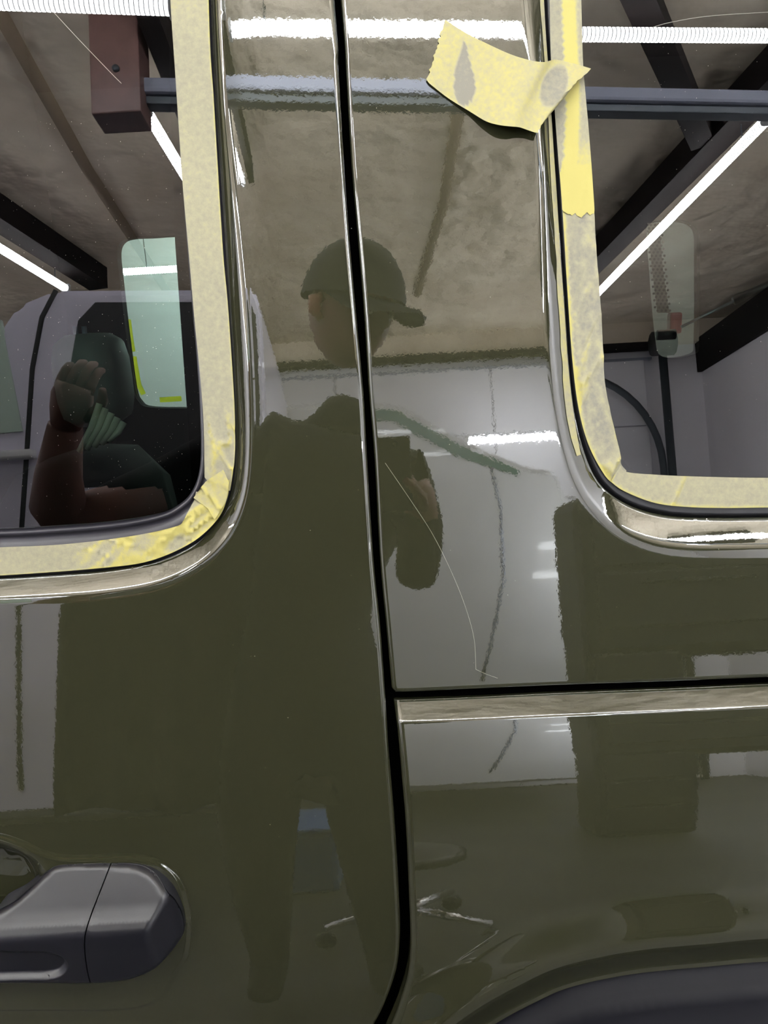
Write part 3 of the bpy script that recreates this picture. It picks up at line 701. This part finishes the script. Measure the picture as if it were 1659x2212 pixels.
# ================================================================== masking tape
def tape(name, outline, hfun, label, lift, grid=.0035):
    o = panel(name, outline, hfun, M_tape, None, grid=grid, hems=(.0006, .002), skirt=.0003, attr=lift)
    return tag(o, label, 'tape')
def jag(pts, off, amp, n=14, seed=0):
    """torn edge between two photograph points"""
    r_ = random.Random(seed); (x0, y0), (x1, y1) = pts; out = []
    for k in range(n+1):
        f = k/n; a_ = amp*(r_.random()-.5)*(0 if k in (0, n) else 1); dx, dy = x1-x0, y1-y0; L_ = math.hypot(dx, dy)
        out.append(uv(x0+dx*f - dy/L_*a_, y0+dy*f + dx/L_*a_, off))
    return np.array(out)
def ridge(V, s, seed, ang=0.):
    c_, s_ = math.cos(ang), math.sin(ang); Q = np.stack([V[:, 0]*c_+V[:, 1]*s_, (-V[:, 0]*s_+V[:, 1]*c_)*.28], -1)
    n_ = noise(Q, s, seed)*.65 + noise(Q, s*2.1, seed+3)*.35; return 1-np.clip(np.abs(n_-.5)*7, 0, 1)
OT = -.0085
def near(V, px, py, off, r): q_ = np.array(uv(px, py, off)); return 1-ss(np.hypot(V[:, 0]-q_[0], V[:, 1]-q_[1]), r*.35, r)
# 1 left window, vertical strip
A = tr([(366, -120), (368, 0), (378, 152), (388, 304), (395, 405), (410, 574), (421, 700), (433, 820), (440, 920), (442, 1031)], OT, 6)
B = tr([(497, 1060), (506, 1000), (508, 940), (505, 849), (493, 668), (483, 560), (477, 470), (469, 338), (461, 203), (454, 101), (447, -120)], OT, 6)
poly = np.concatenate([A, jag([(442, 1031), (497, 1060)], OT, 10, 8, 1)[1:-1], B, ])
wr = lambda V: near(V, 468, 1000, OT, .07)
tape('masking_tape', poly, lambda V: OT + .0022*wr(V)*ridge(V, 75, 1, .3)**2, 'long upright masking tape strip on the door window seal',
     lambda V: .28 + .75*wr(V)*ridge(V, 75, 1, .3)**2 + .25*noise(V, 14, 5) + .5*(1-ss(dist(V, B, False), 0, .0016)))
# 2 left window, bottom strip
A = tr([(-260, 1190), (0, 1182), (145, 1175), (289, 1157), (380, 1137), (398, 1124), (405, 1108), (420, 1080), (424, 1062)], OT, 6)
B = tr([(497, 1036), (492, 1075), (470, 1122), (416, 1171), (325, 1211), (217, 1227), (0, 1243), (-260, 1256)], OT, 6)
poly = np.concatenate([A, jag([(424, 1062), (497, 1036)], OT, 8, 8, 2)[1:-1], B])
wr2 = lambda V: np.maximum(near(V, 430, 1130, OT, .10), .8*near(V, 260, 1190, OT, .06))
hf2 = lambda V: OT + .0006 + .0030*near(V, 430, 1120, OT, .09)*ridge(V, 60, 2, -.9)**2 + .0010*wr2(V)*ridge(V, 80, 6, 1.2)
tape('masking_tape', poly, hf2, 'masking tape strip along the bottom of the door window, creased at the corner',
     lambda V: .24 + .95*wr2(V)*ridge(V, 60, 2, -.9)**1.5 + .28*noise(V, 14, 8) + .4*(1-ss(dist(V, B, False), 0, .0016)))
# 2b corner patch
poly = np.concatenate([lin([(420, 1075), (446, 1040), (484, 1014)], OT, 4), lin([(484, 1014), (497, 1042), (490, 1082), (466, 1122)], OT, 4)[1:], lin([(466, 1122), (452, 1098), (420, 1075)], OT, 4)[1:-1]])
tape('masking_tape', poly, lambda V: OT + .004 + .0026*ridge(V, 60, 9, .7), 'small crumpled tape patch at the lower corner of the door window', lambda V: .72 + .35*ridge(V, 60, 9, .7))
# 3 right window: tape left of the black gap, on the flange
def fl_off(V): return flange(V, rw_in, rw_out) + .0007
A = tr([(1162, -120, -.008), (1167, 0, -.008), (1176, 120, -.008), (1184, 250, -.008), (1189, 360, -.008), (1193, 450, -.008), (1198, 500, -.008), (1205, 640, -.008), (1212, 760, -.008), (1219, 860, -.008), (1228, 930, -.008), (1243, 985, -.009)], 0, 6)
B = tr([(1252, 982, DEEP), (1240, 905, DEEP), (1227, 793, DEEP), (1216, 631, DEEP), (1209, 540, DEEP), (1204, 450, DEEP), (1196, 330, DEEP), (1188, 200, DEEP), (1178, 60, DEEP), (1169, -120, DEEP)], 0, 6)
A = A + np.stack([.0008*(noise(A, 60, 3)-.5)*2, 0*A[:, 0]], -1)
tape('masking_tape', np.concatenate([A, B]), fl_off, 'narrow torn tape strip inside the window recess, left of the black gap', lambda V: .42 + .3*noise(V, 30, 4), grid=.002)
# 4 right window: lower vertical strip, mottled
OR = -.0095
A = tr([(1214, 440), (1218, 500), (1225, 620), (1236, 775), (1250, 884), (1272, 963), (1305, 1025), (1330, 1050)], OR, 6)
B = tr([(1353, 1017), (1340, 1000), (1337, 974), (1319, 895), (1306, 822), (1299, 685), (1288, 540), (1282, 440)], OR, 6)
wr4 = lambda V: ss(-V[:, 1], -uv(1260, 620, OR)[1], -uv(1290, 930, OR)[1])
hf4 = lambda V: OR + .0004 + (.0010 + .0032*wr4(V))*ridge(V, 50, 11, -.5)**2*ss(dist(V, A, False), .001, .008)
tape('masking_tape', np.concatenate([A, B]), hf4, 'lower upright tape strip on the quarter window, grey mottled and wrinkled towards the corner',
     lambda V: .08 + .65*ridge(V, 50, 11, -.5)**1.5*(.4+.6*wr4(V)) + .4*ridge(V, 120, 15, .1)**2 + .7*(1-ss(dist(V, A, False), .001, .0035)))
# 5 right window: upper vertical strip with a bright double layer, torn end
A = tr([(1180, -120), (1187, 0), (1190, 130), (1198, 240), (1205, 331), (1212, 420), (1214, 454)], OR+.0008, 6)
B = tr([(1283, 462), (1283, 440), (1274, 316), (1265, 210), (1259, 135), (1255, 0), (1249, -120)], OR+.0008, 6)
T_ = jag([(1214, 454), (1250, 468)], OR+.0008, 9, 8, 5); T2 = jag([(1250, 468), (1283, 462)], OR+.0008, 12, 7, 6)
M1 = tr([(1205, -120), (1212, 0), (1218, 130), (1222, 240), (1222, 320), (1218, 350)], OR, 6); 
def yl(V): return ss(dist(V, M1, False), -.001, .001)
cx = lambda V: np.interp(-V[:, 1], -np.array([uv(1212, -200, OR)[1], uv(1212, 0, OR)[1], uv(1222, 240, OR)[1], uv(1216, 350, OR)[1], uv(1190, 430, OR)[1]]), [uv(1208, -200, OR)[0], uv(1212, 0, OR)[0], uv(1222, 240, OR)[0], uv(1216, 350, OR)[0], uv(1190, 430, OR)[0]])
band = lambda V: ss(V[:, 0]-cx(V), -.0006, .0006)
cx2 = lambda V: cx(V) + .0125
band2 = lambda V: 1-ss(V[:, 0]-cx2(V), -.001, .003)*(1-ss(-V[:, 1], -uv(1250, 250, OR)[1], -uv(1250, 420, OR)[1]))
tape('masking_tape', np.concatenate([A, T_[1:], T2[1:-1], B]), lambda V: OR + .0011 + .0005*band(V) + .0004*ridge(V, 60, 21, .1), 'upper upright tape strip on the quarter window, bright yellow with torn lower end',
     lambda V: .16 + .85*band(V)*band2(V) + .14*band(V) + .1*noise(V, 20, 9))
# 6 right window: bottom strip
A = tr([(1318, 1040), (1348, 1061), (1413, 1086), (1485, 1095), (1570, 1097), (1659, 1096), (1920, 1094)], OR, 6)
B = tr([(1920, 1030), (1659, 1032), (1500, 1029), (1413, 1025), (1352, 1019), (1338, 1002)], OR, 6)
wr6 = lambda V: near(V, 1345, 1035, OR, .085)
tape('masking_tape', np.concatenate([A, B]), lambda V: OR + .0012 + .0035*wr6(V)*ridge(V, 42, 31, -.45)**2, 'tape strip along the bottom of the quarter window, folded at the corner',
     lambda V: .22 + .95*wr6(V)*ridge(V, 42, 31, -.45)**1.5 + .3*noise(V, 16, 12) + .5*(1-ss(dist(V, A, False), .001, .003)))
# 7 loose piece bulging off the pillar
TOP = [(962, 43), (1010, 73), (1060, 98), (1105, 118), (1145, 130), (1175, 134), (1200, 129), (1235, 136), (1277, 148)]
BOT = [(922, 176), (968, 212), (1015, 241), (1050, 262), (1078, 270), (1103, 273), (1122, 275), (1140, 281), (1158, 287)]
OFF_T = [.0010, .0012, .002, .0045, .0065, .0050, -.0040, -.0070, -.002]; OFF_B = [.003, .0025, .005, .010, .0145, .0155, .013, .010, .0095]
NS, NT = 72, 26; sT, sB = spl(TOP, 9), spl(BOT, 9); oT, oB = spl([(o_, 0) for o_ in OFF_T], 9)[:, 0], spl([(o_, 0) for o_ in OFF_B], 9)[:, 0]
verts = []; faces = []; lift = []; r_ = random.Random(3); jl = [r_.uniform(-3, 3) for _ in range(NT+1)]; jr = [r_.uniform(-4, 4) for _ in range(NT+1)]
for i in range(NS+1):
    for j in range(NT+1):
        f = j/NT; k = min(i, len(sT)-1); p_ = sT[k]*(1-f) + sB[k]*f
        if i == NS: p_ = p_ + np.array([jr[j]-22*f*(1-f)*2.0, -4*f*(1-f)])
        if i == 0: p_ = p_ + np.array([jl[j]-4*f*(1-f), 0])
        off = oT[k]*(1-f) + oB[k]*f
        px, py = p_
        e1 = ((px-1003)/ (8+20*ss(np.array(py), 90, 215)))**2 + ((py-160)/68)**2
        e2 = ((px-1196+(py-190)*.25)/30)**2 + ((py-186)/48)**2
        st = max(0, 1-e1**2) if e1 < 1 else 0; st2 = max(0, 1-e2**2) if e2 < 1 else 0
        off = off + .0007*(noise(np.array([[px*.004, py*.004]]), 8, 4)[0]-.5) - .0006*(st > .05) 
        q_ = uv(px, py, off); verts.append(tuple(surf(np.array([q_[0]]), np.array([q_[1]]), np.array([off]))[0]))
        lift.append(.72 - .75*(st > 0) - .62*min(1, st2*2) + .12*(noise(np.array([[px*.01, py*.01]]), 3, 2)[0]-.5))
for i in range(NS):
    for j in range(NT):
        a_ = i*(NT+1)+j; faces.append((a_, a_+1, a_+NT+2, a_+NT+1))
me = bpy.data.meshes.new('loose_tape_piece'); me.from_pydata(verts, [], faces); smooth(me)
at = me.attributes.new('lift', 'FLOAT', 'POINT'); at.data.foreach_set('value', lift)
lt = link('masking_tape', me, M_tape); tag(lt, 'loose crosswise tape piece bulging off the pillar, torn ragged ends', 'tape')
# 8 tape round the far side window, lit through from beyond
M_tape2 = bpy.data.materials.new('backlit_yellow_tape'); M_tape2.use_nodes = True; nt = M_tape2.node_tree; nt.nodes.clear()
o_ = nt.nodes.new('ShaderNodeOutputMaterial'); tl = nt.nodes.new('ShaderNodeBsdfTranslucent'); tl.inputs[0].default_value = (.95, .95, .22, 1); nt.links.new(tl.outputs[0], o_.inputs[0])
def far_tape(pts, lab):
    P = [P3(x, y, YF+.045) for x, y in pts]; bm = bmesh.new(); prev = None
    for i, p_ in enumerate(P):
        t_ = Vector(P[min(i+1, len(P)-1)])-Vector(P[max(i-1, 0)]); n_ = Vector((t_.z, 0, -t_.x)).normalized()*.008
        a_ = [bm.verts.new(Vector(p_)+n_+Vector((0, d_, 0))) for d_ in (0, .0005)] + [bm.verts.new(Vector(p_)-n_+Vector((0, d_, 0))) for d_ in (.0005, 0)]
        if prev:
            for k in range(4): bm.faces.new((prev[k], prev[(k+1) % 4], a_[(k+1) % 4], a_[k]))
        prev = a_
    bmesh.ops.recalc_face_normals(bm, faces=bm.faces)
    o = from_bm('far_masking_tape', bm, M_tape2); tag(o, lab, 'tape')
far_tape([(277, 690), (282, 730), (287, 760)], 'short upper bit of yellow tape on the far window edge')
far_tape([(289, 770), (294, 800), (300, 832), (310, 852)], 'lower bit of yellow tape on the far window edge')
far_tape([(345, 864), (392, 861)], 'flat bit of yellow tape under the far window')

# ================================================================== photographer
ph = empty('phone', (.0, -.74, 1.44), 'black phone held up in front of the face', 'phone')
rotp = Matrix.Rotation(math.radians(PITCH+0), 3, 'X')
def prel(x, y, z): v_ = rotp @ Vector((x, y, z)); return (CAM[0]+v_.x, CAM[1]+v_.y, CAM[2]+v_.z)
box('phone_body', prel(.022, -.0085, -.062), (.076, .008, .152), M_tool, ph, rot=rotp, bev=.002)
tube('lens', [prel(.03, -.0045, -.0), prel(.03, -.003, 0)], .006, M_black, ph, 16)
pr = empty('person', (-.12, -1.08, 0), 'person in dark cap and dark clothes holding up a phone towards the car', 'person')
def skin(name, pts, edges, mt, root=0, sub=2):
    me = bpy.data.meshes.new(name); me.from_pydata([p[:3] for p in pts], edges, []); o = link(name, me, mt, pr)
    md = o.modifiers.new('skin', 'SKIN'); 
    for i, p_ in enumerate(pts):
        s_ = me.skin_vertices[0].data[i]; s_.radius = p_[3] if isinstance(p_[3], tuple) else (p_[3], p_[3]); s_.use_root = (i == root)
    md.use_smooth_shade = True; s2 = o.modifiers.new('sub', 'SUBSURF'); s2.levels = sub; s2.render_levels = sub
    return o
B_ = [(-.22, -.99, .95, (.20, .12)), (-.20, -.98, 1.10, (.20, .12)), (-.15, -.97, 1.30, (.18, .12)), (-.12, -.97, 1.45, (.16, .10)), (-.09, -.96, 1.56, (.075, .075)), (-.06, -.93, 1.66, (.062, .066)),
      (-.30, -.96, 1.545, .10), (-.50, -.88, 1.45, .070), (-.68, -.80, 1.38, .055), (-.655, -.72, 1.47, .042), (-.61, -.65, 1.56, .030),
      (.06, -.96, 1.46, .072), (.085, -.93, 1.35, .058), (.06, -.90, 1.22, .050), (.07, -.83, 1.32, .040), (.07, -.785, 1.38, .030),
      (-.32, -.99, .86, .125), (-.33, -.97, .50, .085), (-.34, -1.02, .12, .05), (-.35, -.90, .05, .045),
      (-.09, -.99, .86, .125), (-.07, -.97, .50, .085), (-.06, -1.02, .12, .05), (-.05, -.90, .05, .045)]
E_ = [(0, 1), (1, 2), (2, 3), (3, 4), (4, 5), (3, 6), (6, 7), (7, 8), (8, 9), (9, 10), (3, 11), (11, 12), (12, 13), (13, 14), (14, 15), (0, 16), (16, 17), (17, 18), (18, 19), (0, 20), (20, 21), (21, 22), (22, 23)]
body = skin('body', B_, E_, M_dark)
# forearms of bare skin over the sleeves
tube('left_forearm', [(-.50, -.88, 1.43), (-.60, -.83, 1.40), (-.675, -.795, 1.385), (-.675, -.76, 1.42), (-.655, -.72, 1.475), (-.61, -.65, 1.56)], [.069, .062, .058, .056, .046, .033], M_skin, pr, 16)
def hand(name, wrist, palm_dir, up_dir, curl, mt, side):
    w_ = Vector(wrist); d_ = Vector(palm_dir).normalized(); u_ = Vector(up_dir).normalized(); u_ = (u_-d_*u_.dot(d_)).normalized(); n_ = d_.cross(u_)*side
    bm = bmesh.new(); tube_bm(bm, [w_, w_+d_*.03, w_+d_*.06, w_+d_*.085], [.028, .036, .040, .034], 12)
    o = from_bm(name, bm, mt, pr, True)
    for k, L_ in enumerate((.066, .076, .072, .056)):
        b0 = w_+d_*.075+u_*(.028-.019*k); pts = [b0]; dr = d_.copy()
        for s_ in range(4):
            dr = (Matrix.Rotation(curl*(.6+.2*s_), 3, u_) @ dr).normalized(); pts.append(pts[-1]+dr*L_/4*1.15)
        tube('finger', pts, [.0095, .0092, .0088, .008, .006], mt, pr, 10)
    tb = w_+d_*.03+u_*.030
    tube('thumb', [tb, tb+u_*.022+d_*.02, tb+u_*.03+d_*.045+n_*.01, tb+u_*.027+d_*.066+n_*.02], [.013, .012, .0105, .007], mt, pr, 10)
hand('left_hand', (-.61, -.65, 1.56), (.35, .25, .85), (.85, -.1, -.3), .42, M_skin, 1)
hand('right_hand', (.085, -.80, 1.345), (-.25, .05, .9), (.1, .95, .0), -.55, M_skin, 1)
# head with a face, ears, cap
hc_ = Vector((-.048, -.86, 1.815)); tilt = Matrix.Rotation(math.radians(28), 3, 'X') @ Matrix.Rotation(math.radians(0), 3, 'Z'); turn = Matrix.Rotation(math.radians(-50), 3, 'Z')
def hp(x, y, z): return hc_ + turn @ (Matrix.Rotation(math.radians(-14), 3, 'X') @ Vector((x, y, z)))
bm = bmesh.new(); bmesh.ops.create_uvsphere(bm, u_segments=40, v_segments=28, radius=1)
for v in bm.verts:
    x, y, z = v.co
    w_ = .086*(1-.22*max(0, -z)**1.5); l_ = .098*(1-.10*max(0, -z)); zz = z*.118
    co = Vector((x*w_, y*l_, zz))
    if y > 0:     # face: brow, eye sockets, nose, mouth, chin (faces +y)
        co.y += .020*math.exp(-((x)/.16)**2-((z+.18)/.20)**2)            # nose
        co.y -= .010*(math.exp(-((abs(x)-.42)/.20)**2-((z-.02)/.14)**2))  # sockets
        co.y += .006*math.exp(-((x)/.35)**2-((z+.52)/.07)**2) - .004*math.exp(-(x/.35)**2-((z+.59)/.03)**2)
        co.y += .014*math.exp(-((x)/.35)**2-((z+.86)/.14)**2)
    v.co = hp(*co)
from_bm('head', bm, M_skin, pr, True)
for s_ in (-1, 1):
    tube('ear', [hp(s_*.084, -.008, .022), hp(s_*.097, -.016, .012), hp(s_*.097, -.014, -.012), hp(s_*.086, -.004, -.028)], [.010, .015, .013, .007], M_ear, pr, 10)
    bm = bmesh.new(); bmesh.ops.create_uvsphere(bm, u_segments=12, v_segments=8, radius=.0115, matrix=Matrix.Translation(hp(s_*.032, .081, .004))); from_bm('eye', bm, M_white, pr, True)
bm = bmesh.new(); bmesh.ops.create_uvsphere(bm, u_segments=32, v_segments=20, radius=1)
bmesh.ops.delete(bm, geom=[v for v in bm.verts if v.co.z < -.05], context='VERTS')
for v in bm.verts: v.co = hp(v.co.x*.106, v.co.y*.124, .030+v.co.z*.135)
from_bm('cap_crown', bm, M_cap, pr, True)
bm = bmesh.new(); top = []; bot = []
for k in range(15):
    a_ = math.pi*k/14; x_, y_ = .098*math.cos(a_), .075+.115*math.sin(a_)
    for arr, dz in ((top, .003), (bot, -.003)):
        arr.append((bm.verts.new(hp(.098*math.cos(a_), .06*math.sin(a_), .034+dz)), bm.verts.new(hp(x_*.95, y_, .018-.012*math.sin(a_)**.5+dz-.02*abs(math.cos(a_))))))
for arr in (top, bot):
    for k in range(14): bm.faces.new((arr[k][0], arr[k][1], arr[k+1][1], arr[k+1][0]))
for k in range(14): bm.faces.new((top[k][1], bot[k][1], bot[k+1][1], top[k+1][1]))
from_bm('cap_brim', bm, M_cap, pr, True)
# added dark jacket over the bent left arm, darkens the door reflection
bm = bmesh.new(); NJ = 26; g_ = []
for i in range(NJ+1):
    row = []
    for j in range(15):
        f = i/NJ; t_ = j/14; x_ = -.70+.56*f + .05*math.sin(f*9)*t_*.4 - .05*t_*(1-f); z_ = (1.42+.03*math.sin(f*3))*(1-t_) + (.72+.012*math.sin(f*11))*t_
        row.append(bm.verts.new((x_, -.87-.03*t_+.016*math.sin(f*26+t_*2)*t_, z_)))
    g_.append(row)
for i in range(NJ):
    for j in range(14): bm.faces.new((g_[i][j], g_[i+1][j], g_[i+1][j+1], g_[i][j+1]))
ex = bmesh.ops.extrude_face_region(bm, geom=list(bm.faces)); bmesh.ops.translate(bm, vec=(0, -.025, 0), verts=[v for v in ex['geom'] if isinstance(v, bmesh.types.BMVert)])
bmesh.ops.recalc_face_normals(bm, faces=bm.faces)
o = from_bm('added_jacket', bm, M_dark, None, True); tag(o, 'added dark jacket draped over the bent left arm of the photographer', 'added_jacket')
# a few things low in the room whose glints show in the lower paint
t = empty('storage_bin', (-.3, -1.8, 0), 'low blue storage bin on the concrete floor by the truck', 'bin')
box('bin_body', (-.35, -1.78, .16), (.28, .25, .30), M_blue, t, bev=.02); box('bin_lid', (-.35, -1.78, .32), (.30, .27, .03), M_blue, t, bev=.01)
